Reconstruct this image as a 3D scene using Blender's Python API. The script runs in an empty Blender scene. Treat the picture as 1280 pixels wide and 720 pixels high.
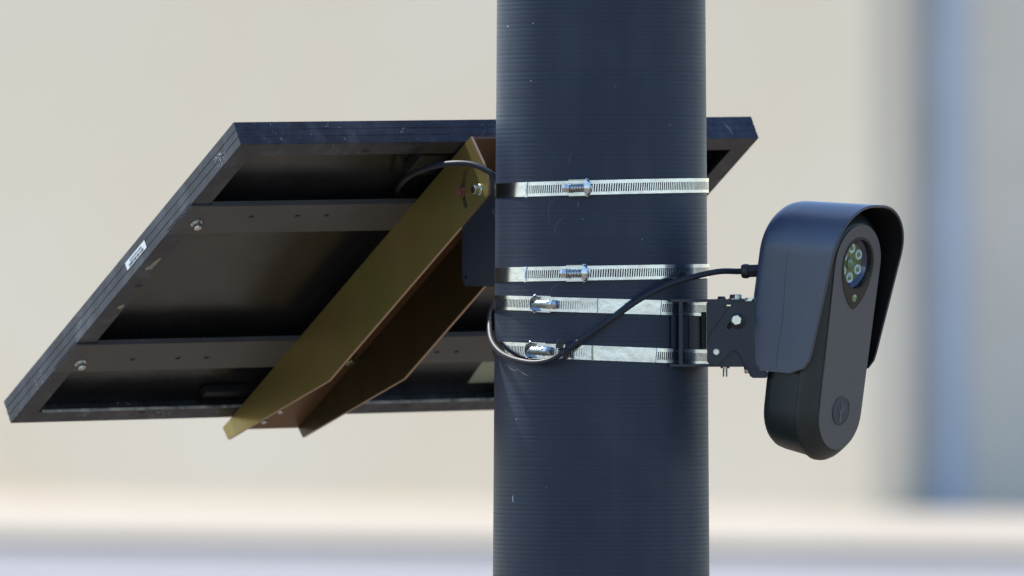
import bpy, bmesh, math, random
from math import sin, cos, pi, radians, sqrt, atan2
from mathutils import Vector, Matrix, Quaternion
from mathutils.geometry import tessellate_polygon
random.seed(7)
S = bpy.context.scene
COL = S.collection

# ------------------------------------------------------------------ camera, light, exposure
HC = 2.2                 # lens height above the ground
DIST = 11.0              # lens to pole axis
FPX = 14410.0            # focal length in photograph pixels (1280 wide)
cam_d = bpy.data.cameras.new('camera'); cam = bpy.data.objects.new('camera', cam_d); COL.objects.link(cam)
cam.location = (0, -DIST, HC); cam.rotation_euler = (radians(90), 0, 0)
cam_d.sensor_width = 36.0; cam_d.lens = 36.0 * FPX / 1280.0
cam_d.clip_start = 0.5; cam_d.clip_end = 3000
cam_d.dof.use_dof = True; cam_d.dof.focus_distance = DIST - 0.07; cam_d.dof.aperture_fstop = 9.5
S.camera = cam

SUN_EL = radians(56.0)
sh = Vector((-0.773, 0.634, 0)).normalized()
sun_dir = Vector((sh.x * cos(SUN_EL), sh.y * cos(SUN_EL), sin(SUN_EL)))
w = bpy.data.worlds.new('World'); S.world = w; w.use_nodes = True
nt = w.node_tree; bg = nt.nodes['Background']
sky = nt.nodes.new('ShaderNodeTexSky'); sky.sky_type = 'NISHITA'; sky.sun_disc = False
sky.sun_elevation = SUN_EL; sky.sun_rotation = atan2(sh.x, sh.y) % (2 * pi)
sky.air_density = 1.0; sky.dust_density = 0.3; sky.ozone_density = 3.0
nt.links.new(sky.outputs[0], bg.inputs[0]); bg.inputs[1].default_value = 0.13
sl = bpy.data.lights.new('sun', 'SUN'); sl.energy = 4.0; sl.angle = radians(0.55); sl.color = (1.0, 0.95, 0.87)
so = bpy.data.objects.new('sun', sl); COL.objects.link(so); so.location = (-20, 20, 30)
so.rotation_euler = sun_dir.to_track_quat('Z', 'Y').to_euler()
S.view_settings.view_transform = 'Standard'; S.view_settings.look = 'None'
S.view_settings.exposure = 1.08; S.view_settings.gamma = 1.0
S.view_settings.use_curve_mapping = False

# ------------------------------------------------------------------ materials
def mat(name, col, rough=0.5, metal=0.0, spec=0.5, var=0.0, vscale=8.0, bump=0.0, bscale=200.0,
        specks=None, speck_scale=300.0, speck_amt=0.06, streak=None, streak_scale=40.0, streak_amt=0.5, col2=None, coat=0.0, coat_rough=0.03):
    """Procedural surface: base colour with noise variation, fine bump and optional pale dust specks."""
    m = bpy.data.materials.new(name); m.use_nodes = True
    n = m.node_tree.nodes; L = m.node_tree.links
    b = n['Principled BSDF']
    b.inputs['Base Color'].default_value = (*col, 1); b.inputs['Roughness'].default_value = rough
    b.inputs['Metallic'].default_value = metal; b.inputs['Specular IOR Level'].default_value = spec
    b.inputs['Coat Weight'].default_value = coat; b.inputs['Coat Roughness'].default_value = coat_rough
    tc = n.new('ShaderNodeTexCoord')
    out = None
    if var > 0 or col2:
        no = n.new('ShaderNodeTexNoise'); no.inputs['Scale'].default_value = vscale
        no.inputs['Detail'].default_value = 6; no.inputs['Roughness'].default_value = 0.6
        L.new(tc.outputs['Object'], no.inputs['Vector'])
        rp = n.new('ShaderNodeValToRGB'); e = rp.color_ramp.elements
        e[0].position = 0.32; e[1].position = 0.68
        c2 = col2 if col2 else tuple(min(1, c * (1 + var)) for c in col)
        c1 = col if col2 else tuple(c * (1 - var) for c in col)
        e[0].color = (*c1, 1); e[1].color = (*c2, 1)
        L.new(no.outputs['Fac'], rp.inputs['Fac']); out = rp.outputs['Color']
        mr = n.new('ShaderNodeMapRange'); mr.inputs['To Min'].default_value = max(0.02, rough * 0.85)
        mr.inputs['To Max'].default_value = min(1, rough * 1.15)
        L.new(no.outputs['Fac'], mr.inputs['Value']); L.new(mr.outputs['Result'], b.inputs['Roughness'])
    if specks:
        vo = n.new('ShaderNodeTexVoronoi'); vo.inputs['Scale'].default_value = speck_scale
        L.new(tc.outputs['Object'], vo.inputs['Vector'])
        n2 = n.new('ShaderNodeTexNoise'); n2.inputs['Scale'].default_value = speck_scale * 0.06
        n2.inputs['Detail'].default_value = 3
        L.new(tc.outputs['Object'], n2.inputs['Vector'])
        thr = n.new('ShaderNodeMapRange'); thr.inputs['From Min'].default_value = 0.5
        thr.inputs['From Max'].default_value = 0.78; thr.inputs['To Min'].default_value = 0.0
        thr.inputs['To Max'].default_value = speck_amt * 6
        L.new(n2.outputs['Fac'], thr.inputs['Value'])
        lt = n.new('ShaderNodeMath'); lt.operation = 'LESS_THAN'
        L.new(vo.outputs['Distance'], lt.inputs[0]); L.new(thr.outputs['Result'], lt.inputs[1])
        mx = n.new('ShaderNodeMix'); mx.data_type = 'RGBA'
        L.new(lt.outputs[0], mx.inputs['Factor'])
        if out is not None: L.new(out, mx.inputs[6])
        else: mx.inputs[6].default_value = (*col, 1)
        mx.inputs[7].default_value = (*specks, 1); out = mx.outputs[2]
    if streak:
        mp = n.new('ShaderNodeMapping'); mp.inputs['Scale'].default_value = (1, 1, 0.07)
        L.new(tc.outputs['Object'], mp.inputs['Vector'])
        n3 = n.new('ShaderNodeTexNoise'); n3.inputs['Scale'].default_value = streak_scale; n3.inputs['Detail'].default_value = 5
        L.new(mp.outputs['Vector'], n3.inputs['Vector'])
        n4 = n.new('ShaderNodeTexNoise'); n4.inputs['Scale'].default_value = streak_scale * 0.35; n4.inputs['Detail'].default_value = 5
        L.new(tc.outputs['Object'], n4.inputs['Vector'])
        mu = n.new('ShaderNodeMath'); mu.operation = 'MULTIPLY'
        L.new(n3.outputs['Fac'], mu.inputs[0]); L.new(n4.outputs['Fac'], mu.inputs[1])
        m3 = n.new('ShaderNodeMapRange'); m3.inputs['From Min'].default_value = 0.24; m3.inputs['From Max'].default_value = 0.42
        m3.inputs['To Max'].default_value = streak_amt; L.new(mu.outputs[0], m3.inputs['Value'])
        mx2 = n.new('ShaderNodeMix'); mx2.data_type = 'RGBA'; L.new(m3.outputs['Result'], mx2.inputs['Factor'])
        if out is not None: L.new(out, mx2.inputs[6])
        else: mx2.inputs[6].default_value = (*col, 1)
        mx2.inputs[7].default_value = (*streak, 1); out = mx2.outputs[2]
    if out is not None: L.new(out, b.inputs['Base Color'])
    if bump > 0:
        nb = n.new('ShaderNodeTexNoise'); nb.inputs['Scale'].default_value = bscale; nb.inputs['Detail'].default_value = 4
        L.new(tc.outputs['Object'], nb.inputs['Vector'])
        bp = n.new('ShaderNodeBump'); bp.inputs['Strength'].default_value = bump; bp.inputs['Distance'].default_value = 0.001
        L.new(nb.outputs['Fac'], bp.inputs['Height']); L.new(bp.outputs['Normal'], b.inputs['Normal'])
    return m

M = {}
M['pole'] = mat('pole_paint', (0.019, 0.028, 0.048), 0.47, spec=0.30, var=0.10, vscale=9, bump=0.06, bscale=500, streak=(0.075, 0.088, 0.11), streak_scale=30, streak_amt=0.18,
                specks=(0.35, 0.36, 0.36), speck_scale=230, speck_amt=0.012)
M['frame'] = mat('anodised_frame', (0.048, 0.051, 0.068), 0.36, metal=0.5, spec=0.5, var=0.25, vscale=60, streak=(0.16, 0.18, 0.22), streak_scale=70, streak_amt=0.35,
                 specks=(0.55, 0.57, 0.6), speck_scale=420, speck_amt=0.07)
M['purlin'] = mat('black_powder_coat', (0.088, 0.083, 0.084), 0.5, spec=0.5, var=0.18, vscale=14, bump=0.4, bscale=900)
M['backsheet'] = mat('black_backsheet', (0.018, 0.018, 0.020), 0.27, spec=0.6, var=0.25, vscale=5, bump=0.12, bscale=45, streak=(0.055, 0.056, 0.060), streak_scale=22, streak_amt=0.5)
M['plastic'] = mat('black_plastic', (0.016, 0.016, 0.018), 0.45, spec=0.5, var=0.15, vscale=40)
M['glass'] = mat('solar_cells', (0.008, 0.012, 0.035), 0.08, spec=0.6, coat=1.0)
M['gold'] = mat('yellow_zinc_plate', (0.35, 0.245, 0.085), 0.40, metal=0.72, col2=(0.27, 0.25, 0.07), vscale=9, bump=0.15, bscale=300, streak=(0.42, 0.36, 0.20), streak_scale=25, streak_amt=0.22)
M['copper'] = mat('copper_zinc_plate', (0.070, 0.052, 0.022), 0.42, metal=0.6, col2=(0.050, 0.044, 0.018), vscale=9, bump=0.1, bscale=300, streak=(0.2, 0.13, 0.07), streak_scale=25, streak_amt=0.15)  # far side plate: the channel's shade is put into this darker plating colour
M['copper_light'] = mat('bright_copper_zinc', (0.24, 0.125, 0.07), 0.42, metal=0.5, col2=(0.19, 0.105, 0.055), vscale=9, bump=0.1, bscale=300)  # web: orange plating tone with shade and sun bounce put into it
M['gold_edge'] = mat('cut_steel_edge', (0.52, 0.36, 0.24), 0.45, metal=0.7)
M['mount'] = mat('navy_black_coat', (0.011, 0.016, 0.028), 0.42, spec=0.5, var=0.12, vscale=30, bump=0.2, bscale=700)
M['zinc'] = mat('bright_zinc', (0.62, 0.65, 0.64), 0.24, metal=1.0, var=0.12, vscale=120)
M['zinc_dull'] = mat('olive_zinc', (0.42, 0.42, 0.32), 0.35, metal=1.0, var=0.2, vscale=120)
M['rust'] = mat('red_rust', (0.16, 0.06, 0.04), 0.7, var=0.3, vscale=300)  # dull red-brown for the bolt in the arc slot
M['steel'] = mat('stainless_band', (0.57, 0.64, 0.73), 0.17, metal=1.0, var=0.06, vscale=25, bump=0.3, bscale=34)
M['rubber'] = mat('cable_rubber', (0.014, 0.016, 0.025), 0.5, spec=0.38, var=0.15, vscale=60)
M['hood'] = mat('hood_plastic', (0.025, 0.042, 0.080), 0.42, spec=0.7, coat=0.55, coat_rough=0.34, streak=(0.08, 0.10, 0.14), streak_scale=60, streak_amt=0.14, var=0.12, vscale=18, bump=0.25, bscale=1400,
                specks=(0.30, 0.32, 0.34), speck_scale=260, speck_amt=0.02)
M['body'] = mat('body_plastic', (0.018, 0.024, 0.025), 0.38, spec=0.5, var=0.12, vscale=25, bump=0.2, bscale=1400,
                specks=(0.2, 0.22, 0.22), speck_scale=260, speck_amt=0.008)
M['face'] = mat('face_plate', (0.106, 0.098, 0.096), 0.5, spec=0.4, var=0.05, vscale=40, bump=0.25, bscale=2200)
M['badge'] = mat('badge', (0.045, 0.046, 0.058), 0.35, spec=0.5, var=0.05)
M['emblem'] = mat('emblem', (0.13, 0.13, 0.145), 0.3, spec=0.6)
M['trim'] = mat('glossy_trim', (0.018, 0.017, 0.014), 0.12, spec=0.6)
M['led_plate'] = mat('green_lens_board', (0.15, 0.18, 0.065), 0.35, spec=0.5, var=0.15, vscale=200)
M['led'] = mat('clear_lens', (0.62, 0.72, 0.66), 0.2, spec=0.8)
M['led_core'] = mat('lens_core', (0.16, 0.24, 0.12), 0.2, spec=0.8)
M['blue_ring'] = mat('coated_ring', (0.04, 0.045, 0.11), 0.18, spec=0.8)
M['dark'] = mat('dark_recess', (0.006, 0.006, 0.007), 0.5)
M['sticker'] = mat('white_sticker', (0.74, 0.80, 0.80), 0.35, var=0.03, vscale=60)
M['ink'] = mat('ink', (0.05, 0.06, 0.08), 0.6)
M['tape'] = mat('pale_tape', (0.42, 0.48, 0.38), 0.45, var=0.08, vscale=40)
M['chip'] = mat('bare_patch', (0.34, 0.32, 0.24), 0.6, var=0.15, vscale=200)
M['wall'] = mat('stucco_wall', (0.665, 0.570, 0.425), 0.9, spec=0.2, col2=(0.69, 0.62, 0.51), vscale=0.22, bump=0.5, bscale=12)
M['wall_grey'] = mat('grey_wall', (0.67, 0.60, 0.505), 0.9, spec=0.2, var=0.06, vscale=0.4, bump=0.5, bscale=12)
M['column'] = mat('painted_column', (0.41, 0.45, 0.51), 0.55, var=0.05, vscale=1.2)
M['column_dark'] = mat('column_flange', (0.36, 0.355, 0.345), 0.6, var=0.05, vscale=1.2)
M['concrete'] = mat('pavement_concrete', (0.315, 0.28, 0.23), 0.9, spec=0.2, col2=(0.355, 0.32, 0.27), vscale=0.7, bump=0.4, bscale=30)
M['asphalt'] = mat('asphalt', (0.215, 0.210, 0.222), 0.9, spec=0.3, var=0.08, vscale=0.8, bump=0.6, bscale=60)
M['ground'] = mat('dry_grass_ground', (0.105, 0.090, 0.070), 0.95, spec=0.1, col2=(0.145, 0.124, 0.100), vscale=1.3, bump=1.0, bscale=30)

# ------------------------------------------------------------------ mesh helpers
def link(name, verts, faces, m, parent=None, smooth=False, xf=None, sharp=35):
    me = bpy.data.meshes.new(name)
    if xf is not None: verts = [xf @ Vector(v) for v in verts]
    me.from_pydata([tuple(v) for v in verts], [], faces); me.validate(); me.update()
    bm = bmesh.new(); bm.from_mesh(me)
    bmesh.ops.recalc_face_normals(bm, faces=bm.faces); bm.to_mesh(me); bm.free()
    if smooth:
        for p in me.polygons: p.use_smooth = True
        me.set_sharp_from_angle(angle=radians(sharp))
    me.materials.append(M[m])
    o = bpy.data.objects.new(name, me); COL.objects.link(o)
    if parent is not None:
        o.parent = parent
        o.matrix_parent_inverse = parent.matrix_world.inverted()
    return o

def thing(name, label, cat, loc=(0, 0, 0), group=None):
    o = bpy.data.objects.new(name, None); COL.objects.link(o); o.location = loc; o.empty_display_size = 0.05
    bpy.context.view_layer.update()
    tag(o, label, cat, group); return o

def tag(o, label, cat, group=None):
    o['label'] = label; o['category'] = cat
    if group: o['group'] = group
    return o

class MB:
    def __init__(s): s.v = []; s.f = []
    def add(s, v, f, xf=None):
        k = len(s.v); s.v += [(xf @ Vector(p)) if xf is not None else Vector(p) for p in v]
        s.f += [[i + k for i in q] for q in f]; return s
    def box(s, c, d, xf=None):
        x, y, z = [q / 2 for q in d]; cx, cy, cz = c
        v = [(cx + a * x, cy + b * y, cz + e * z) for a in (-1, 1) for b in (-1, 1) for e in (-1, 1)]
        f = [(0, 1, 3, 2), (4, 6, 7, 5), (0, 4, 5, 1), (2, 3, 7, 6), (0, 2, 6, 4), (1, 5, 7, 3)]
        return s.add(v, f, xf)
    def bbox(s, c, d, r, xf=None):
        """box with bevelled edges"""
        bm = bmesh.new(); bmesh.ops.create_cube(bm, size=1)
        for v in bm.verts: v.co = Vector((v.co.x * d[0], v.co.y * d[1], v.co.z * d[2]))
        bmesh.ops.bevel(bm, geom=bm.edges[:], offset=r, segments=2, affect='EDGES', profile=0.5)
        bm.verts.ensure_lookup_table()
        v = [vv.co + Vector(c) for vv in bm.verts]; f = [[q.index for q in ff.verts] for ff in bm.faces]
        bm.free(); return s.add(v, f, xf)
    def lathe(s, prof, n=24, xf=None, hexa=None):
        """prof: list of (radius, height along z); optional closing at axis"""
        v = []; f = []
        for (r, z) in prof:
            for i in range(n):
                a = 2 * pi * i / n; v.append((r * cos(a), r * sin(a), z))
        for j in range(len(prof) - 1):
            for i in range(n):
                a = j * n + i; b = j * n + (i + 1) % n; f.append((a, b, b + n, a + n))
        f.append(list(range(n))[::-1]); f.append([(len(prof) - 1) * n + i for i in range(n)])
        return s.add(v, f, xf)
    def plate(s, outline, th, holes=(), xf=None, z0=0.0, bev=0.0):
        """flat plate in local xy, thickness th along z (z0..z0+th), optional holes"""
        loops = [list(outline)] + [list(h) for h in holes]
        tri = tessellate_polygon([[Vector((p[0], p[1], 0)) for p in l] for l in loops])
        pts = [p for l in loops for p in l]; n = len(pts)
        v = [(p[0], p[1], z0) for p in pts] + [(p[0], p[1], z0 + th) for p in pts]
        f = [tuple(t) for t in tri] + [tuple(i + n for i in t[::-1]) for t in tri]
        k = 0
        for l in loops:
            m_ = len(l)
            for i in range(m_):
                a = k + i; b = k + (i + 1) % m_; f.append((a, b, b + n, a + n))
            k += m_
        return s.add(v, f, xf)
    def tube(s, pts, r, n=14, cap=True):
        P = [Vector(p) for p in pts]; v = []; f = []; up = Vector((0, 0, 1)); N = None
        for i, p in enumerate(P):
            t = (P[min(i + 1, len(P) - 1)] - P[max(i - 1, 0)]).normalized()
            if N is None:
                N = t.cross(up if abs(t.dot(up)) < 0.9 else Vector((1, 0, 0))).normalized()
            N = (N - t * N.dot(t)).normalized(); B = t.cross(N)
            rr = r(i / (len(P) - 1)) if callable(r) else r
            for k in range(n):
                a = 2 * pi * k / n; v.append(p + (N * cos(a) + B * sin(a)) * rr)
        for j in range(len(P) - 1):
            for k in range(n):
                a = j * n + k; b = j * n + (k + 1) % n; f.append((a, b, b + n, a + n))
        if cap: f.append(list(range(n))[::-1]); f.append([(len(P) - 1) * n + k for k in range(n)])
        return s.add(v, f)
    def build(s, name, m, parent=None, smooth=False, xf=None, sharp=35):
        return link(name, s.v, s.f, m, parent, smooth, xf, sharp)

def spline(P, k=10):
    P = [Vector(p) for p in P]; Q = [2 * P[0] - P[1]] + P + [2 * P[-1] - P[-2]]; out = []
    for i in range(1, len(Q) - 2):
        a, b, c, d = Q[i - 1:i + 3]
        for j in range(k):
            t = j / k
            out.append(0.5 * ((2 * b) + (c - a) * t + (2 * a - 5 * b + 4 * c - d) * t * t + (3 * b - a - 3 * c + d) * t ** 3))
    out.append(P[-1]); return out

def circ(cx, cy, r, n=16, ry=None, a0=0):
    ry = r if ry is None else ry
    return [(cx + r * cos(a0 + 2 * pi * i / n), cy + ry * sin(a0 + 2 * pi * i / n)) for i in range(n)]

def axes(o, x, y, z):
    m = Matrix.Identity(4)
    for i, a in enumerate((x, y, z)):
        for k in range(3): m[k][i] = a[k]
    for k in range(3): m[k][3] = o[k]
    return m

def at(px, py, y):
    """world point seen at photograph pixel (px,py) and standing at depth y"""
    s = (DIST + y) / FPX
    return Vector(((px - 640) * s, y, HC + (360 - py) * s))

def hexbolt(mb, xf, r=0.0058, h=0.0045, wr=None, wh=0.0012, chamfer=True):
    wr = wr or r * 1.35
    mb.lathe([(wr, 0), (wr, wh * 0.7), (wr * 0.93, wh)], 20, xf)
    v = []; 
    for (q, z) in ((r, wh), (r, wh + h * 0.8), (r * 0.86, wh + h)):
        for i in range(6):
            a = pi / 3 * i + 0.3; v.append((q * cos(a), q * sin(a), z))
    f = [(j * 6 + i, j * 6 + (i + 1) % 6, (j + 1) * 6 + (i + 1) % 6, (j + 1) * 6 + i) for j in (0, 1) for i in range(6)]
    f.append(tuple(range(12, 18))); mb.add(v, f, xf)
    return mb

# ------------------------------------------------------------------ setting: ground, road, pavement
def sheet(name, x0, x1, y0, y1, z, m, th=None):
    v = [(x0, y0, z), (x1, y0, z), (x1, y1, z), (x0, y1, z)]; f = [(0, 1, 2, 3)]
    o = link(name, v, f, m); o['kind'] = 'structure'; return o
sheet('ground', -1500, 1500, -1500, 1500, 0.0, 'ground')
def slab(name, pts, z0, z1, m):
    n = len(pts); v = [(p[0], p[1], z0) for p in pts] + [(p[0], p[1], z1) for p in pts]
    f = [tuple(range(n, 2 * n))] + [(i, (i + 1) % n, (i + 1) % n + n, i + n) for i in range(n)]
    o = link(name, v, f, m); o['kind'] = 'structure'; return o
RD = Vector((0.872, -0.489)); RN = Vector((0.489, 0.872)); RO = Vector((0.0, 83.6))   # far road edge: direction, normal, a point on it
def rp(a, b): q = RO + RD * a + RN * b; return (q.x, q.y)
slab('road', [rp(-150, -14), rp(150, -14), rp(150, -0.17), rp(-150, -0.17)], -0.02, 0.004, 'asphalt')
slab('kerb', [rp(-150, -0.16), rp(150, -0.16), rp(150, 0), rp(-150, 0)], -0.05, 0.125, 'concrete')
slab('pavement', [rp(-150, 0.004), rp(150, 0.004), rp(150, 60), rp(-150, 60)], -0.05, 0.118, 'concrete')

# building far behind: its corner stands right of the pole, the left face catches the sun, the right face is in shade
CN = Vector((3.745, 96.5)); DL = Vector((-0.667, 0.745)); DR = Vector((0.745, 0.667)); BH = 6.4
CR = 0.30; CN = CN - DR * CR                     # rounded corner radius
bd = thing('building', 'blurred beige stucco building far behind the pole, blue downpipe by its corner', 'building', (CN.x, CN.y, 0))
def wallbox(name, base, along, inward, a0, a1, t0, t1, z0, z1, m, parent):
    p = [base + along * a + inward * t for (a, t) in ((a0, t0), (a1, t0), (a1, t1), (a0, t1))]
    v = [(q.x, q.y, z) for z in (z0, z1) for q in p]
    return link(name, v, [(0, 1, 2, 3), (4, 5, 6, 7), (0, 1, 5, 4), (1, 2, 6, 5), (2, 3, 7, 6), (3, 0, 4, 7)], m, parent)
wallbox('wall', CN, DL, DR, CR, 40, 0, 0.3, 0, BH, 'wall', bd)
cc = CN + (DL + DR) * CR; v = []; f = []
for i in range(13):
    a = pi / 2 * i / 12
    for z in (0, BH): 
        q = cc - DR * (CR * cos(a)) - DL * (CR * sin(a)); v.append((q.x, q.y, z))
        q = cc - DR * ((CR - .3) * cos(a)) - DL * ((CR - .3) * sin(a)); v.append((q.x, q.y, z))
for i in range(12):
    a = 4 * i; f += [(a, a + 4, a + 6, a + 2), (a + 1, a + 3, a + 7, a + 5), (a + 2, a + 6, a + 7, a + 3), (a, a + 1, a + 5, a + 4)]
link('rounded_corner', v, f, 'wall', bd, True)
wallbox('wall', CN, DR, DL, CR + 0.001, 14, 0, 0.3, 0, BH, 'wall_grey', bd)['label'] = 'shaded end wall'
wallbox('coping', CN, DL, DR, -0.06, 40.05, -0.06, 0.36, BH + 0.002, BH + 0.14, 'wall_grey', bd)
wallbox('coping', CN, DR, DL, 0.37, 14, -0.06, 0.36, BH + 0.002, BH + 0.14, 'wall_grey', bd)
wallbox('roof', CN, DR, DL, 0.31, 14, 0.31, 40, BH - 0.3, BH - 0.1, 'wall_grey', bd)
wallbox('wall', CN, DR, DL, 14.002, 14.3, 0, 40, 0, BH, 'wall_grey', bd)
wallbox('wall', CN, DR, DL, 0.302, 14, 39.7, 40, 0, BH, 'wall_grey', bd)
pp = wallbox('pilaster', CN, DR, DL, CR, CR + 0.185, -0.05, -0.002, 0, BH - 0.02, 'column_dark', bd)  # dark strip whose colour stands for the shadowed recess beside the pipe
# square blue painted downpipe with brackets
dp = wallbox('downpipe', CN, DR, DL, CR + 0.19, CR + 0.60, -0.14, -0.04, 0.02, BH - 0.05, 'column', bd)
for z in (0.9, 2.9, 4.9): wallbox('pipe_bracket', CN, DR, DL, CR + 0.188, CR + 0.66, -0.038, -0.003, z, z + 0.06, 'column_dark', dp)

# ------------------------------------------------------------------ the pole
PX = 0.0851                                     # pole axis
def pole_r(z): return 0.1015 - 0.0069 * (z - HC)
pole = thing('light_pole', 'thick dark navy ribbed pole standing upright in the middle of the frame', 'pole', (PX, 0, 0))
def ringed(z0, z1, step, nseg, amp):
    v = []; f = []; n = int(round((z1 - z0) / step)); rr = random.Random(3)
    per = 0.0042; ph = {}
    for j in range(n + 1):
        z = z0 + (z1 - z0) * j / n; k = int(z / per)
        if k not in ph: ph[k] = 0.25 + 1.0 * rr.random()
        t = (z / per) % 1.0
        d = amp * ph[k] * (0.5 - 0.5 * cos(2 * pi * t))
        r = pole_r(z) - d
        for i in range(nseg):
            a = 2 * pi * i / nseg; v.append((PX + r * cos(a), r * sin(a), z))
    for j in range(n):
        for i in range(nseg):
            a = j * nseg + i; b = j * nseg + (i + 1) % nseg; f.append((a, b, b + nseg, a + nseg))
    return v, f
v, f = ringed(1.75, 2.75, 0.0042 / 6, 128, 0.00010)
link('shaft', v, f, 'pole', pole, smooth=True, sharp=80)
b_ = MB(); b_.lathe([(pole_r(0.35), 0.35), (pole_r(1.75), 1.75)], 96, Matrix.Translation((PX, 0, 0)))
b_.lathe([(pole_r(2.75), 2.75), (pole_r(6.5), 6.5)], 96, Matrix.Translation((PX, 0, 0)))
b_.build('shaft', 'pole', pole, smooth=True)
M['scuff'] = mat('scuff_mark', (0.13, 0.13, 0.13), 0.6)
M['scuff_white'] = mat('white_mark', (0.62, 0.66, 0.70), 0.6)
def scuff(pts, r, m='scuff'):
    q = []
    for (px, py) in pts:
        z = HC + (360 - py) / 1310.0 * 0.991; rr_ = pole_r(z) - 0.00002; dx = (px - 640) / 1310.0 * 0.991 - PX
        q.append((PX + dx, -sqrt(rr_ * rr_ - dx * dx), z))
    MB().tube(spline(q, 6), lambda t: r * (0.25 + 0.75 * sin(pi * min(1, max(0, t)))), 6).build('scuff', m, pole)
for p_, r_, m_ in (([(694, 248), (688, 254), (685.5, 262), (687, 277)], 0.00024, 'scuff'), ([(706, 271), (698, 277), (694, 286), (693.5, 295)], 0.00022, 'scuff'),
                   ([(700, 354), (692, 359), (686, 367)], 0.00026, 'scuff'), ([(641.5, 620), (641, 624), (641.5, 629)], 0.0006, 'scuff_white'),
                   ([(715, 190), (712, 197), (710.5, 206)], 0.0002, 'scuff'), ([(633, 457), (642, 463), (656, 466)], 0.00022, 'scuff'), ([(645, 460), (656, 468), (664, 471)], 0.00025, 'scuff'),
                   ([(722, 251), (723, 255), (722.5, 259)], 0.0005, 'scuff'), ([(634, 31), (635.5, 32)], 0.0004, 'scuff_white'), ([(666, 28), (666.8, 28.6)], 0.0005, 'scuff_white'),
                   ([(663.2, 100), (664, 100.5)], 0.0004, 'scuff_white'), ([(769, 108), (769.8, 108.5)], 0.0004, 'scuff_white'), ([(837, 155.5), (837.8, 156)], 0.0004, 'scuff_white'),
                   ([(645, 524.5), (645.8, 525)], 0.0005, 'scuff_white'), ([(685, 519), (685.6, 519.5)], 0.0004, 'scuff'), ([(802.5, 299), (803.2, 299.4)], 0.0004, 'scuff_white'),
                   ([(728, 273.6), (728.8, 274)], 0.0004, 'scuff_white'), ([(683, 610), (683.6, 610.4)], 0.0004, 'scuff_white')):
    scuff(p_, r_, m_)
MB().lathe([(0.17, 0.0), (0.17, 0.03), (0.15, 0.05), (0.135, 0.34), (0.118, 0.35)], 64, Matrix.Translation((PX, 0, 0))).build('base_cover', 'mount', pole, True)

# ------------------------------------------------------------------ solar panel
PR = ((0.84225445, -0.45312859, 0.29203069), (0.53880789, 0.72482242, -0.42932331), (0.01713173, -0.51894791, -0.85463417))
U = Vector([r[0] for r in PR]); V = Vector([r[1] for r in PR]); W = Vector([r[2] for r in PR])
T = Vector((-0.0081, 0.133, HC + 0.1417))
PA, PB, PC = 0.5934, 0.52, 0.0249
XP = axes(T, U, V, W)                            # local: u along top edge, v down the slope, w out of the back
pan = thing('solar_panel', 'black framed solar panel seen from below, tilted out behind the pole', 'solar panel', tuple(T))

# frame rails: profile (n inward from outer face, w), mitred ends
lip = 0.021
prof = [(0, -PC), (0, -0.0170), (0.0004, -0.0166), (0.0004, -0.0160), (0, -0.0156), (0, -0.0092), (0.0004, -0.0088), (0.0004, -0.0082), (0, -0.0078),
        (0, -0.0004), (0.0004, 0), (lip, 0), (lip, -0.0016), (0.002, -0.0016), (0.002, -0.0205), (0.009, -0.0205), (0.009, -PC)]
corners = [(-PA / 2, 0), (PA / 2, 0), (PA / 2, PB), (-PA / 2, PB)]
for k in range(4):
    A = Vector(corners[k]); B = Vector(corners[(k + 1) % 4]); d = (B - A).normalized(); nn = Vector((-d.y, d.x))
    v = []; n = len(prof)
    g = 0.00015
    for end, sgn in ((A, 1), (B, -1)):
        for (q, ww) in prof:
            p = end + nn * q + d * sgn * (q + g); v.append((p.x, p.y, ww))
    f = [(i, (i + 1) % n, (i + 1) % n + n, i + n) for i in range(n)]
    tri = tessellate_polygon([[Vector((p[0], p[1], 0)) for p in prof]])
    f += [tuple(t) for t in tri] + [tuple(i + n for i in t[::-1]) for t in tri]
    link('frame_rail', v, f, 'frame', pan, xf=XP)
MB().box((0, PB / 2, -0.0198), (PA - 0.006, PB - 0.006, 0.0012)).build('backsheet', 'backsheet', pan, xf=XP)
gl = MB().box((0, PB / 2, -0.0226), (PA - 0.006, PB - 0.006, 0.0036)).build('glass', 'glass', pan, xf=XP)
# worn pale line on the lower lip's inner edge and bare patches on the left lip
M['worn'] = mat('chipped_edge', (0.10, 0.10, 0.10), 0.5, col2=(0.62, 0.62, 0.56), vscale=90)
MB().box((0, PB - lip - 0.0003, -0.0006), (PA - 2 * lip - 0.01, 0.0008, 0.0026)).build('worn_edge', 'worn', pan, xf=XP)
def blob(cx, cy, rx, ry, ang, seed, xf, m, parent, name='bare_patch', z0=0.0, th=0.0002):
    rr = random.Random(seed); pts = []
    for i in range(14):
        a = 2 * pi * i / 14; q = 0.75 + 0.45 * rr.random(); x = rx * q * cos(a); y = ry * q * sin(a)
        pts.append((cx + x * cos(ang) - y * sin(ang), cy + x * sin(ang) + y * cos(ang)))
    return MB().plate(pts, th, xf=xf, z0=z0).build(name, m, parent)

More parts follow.
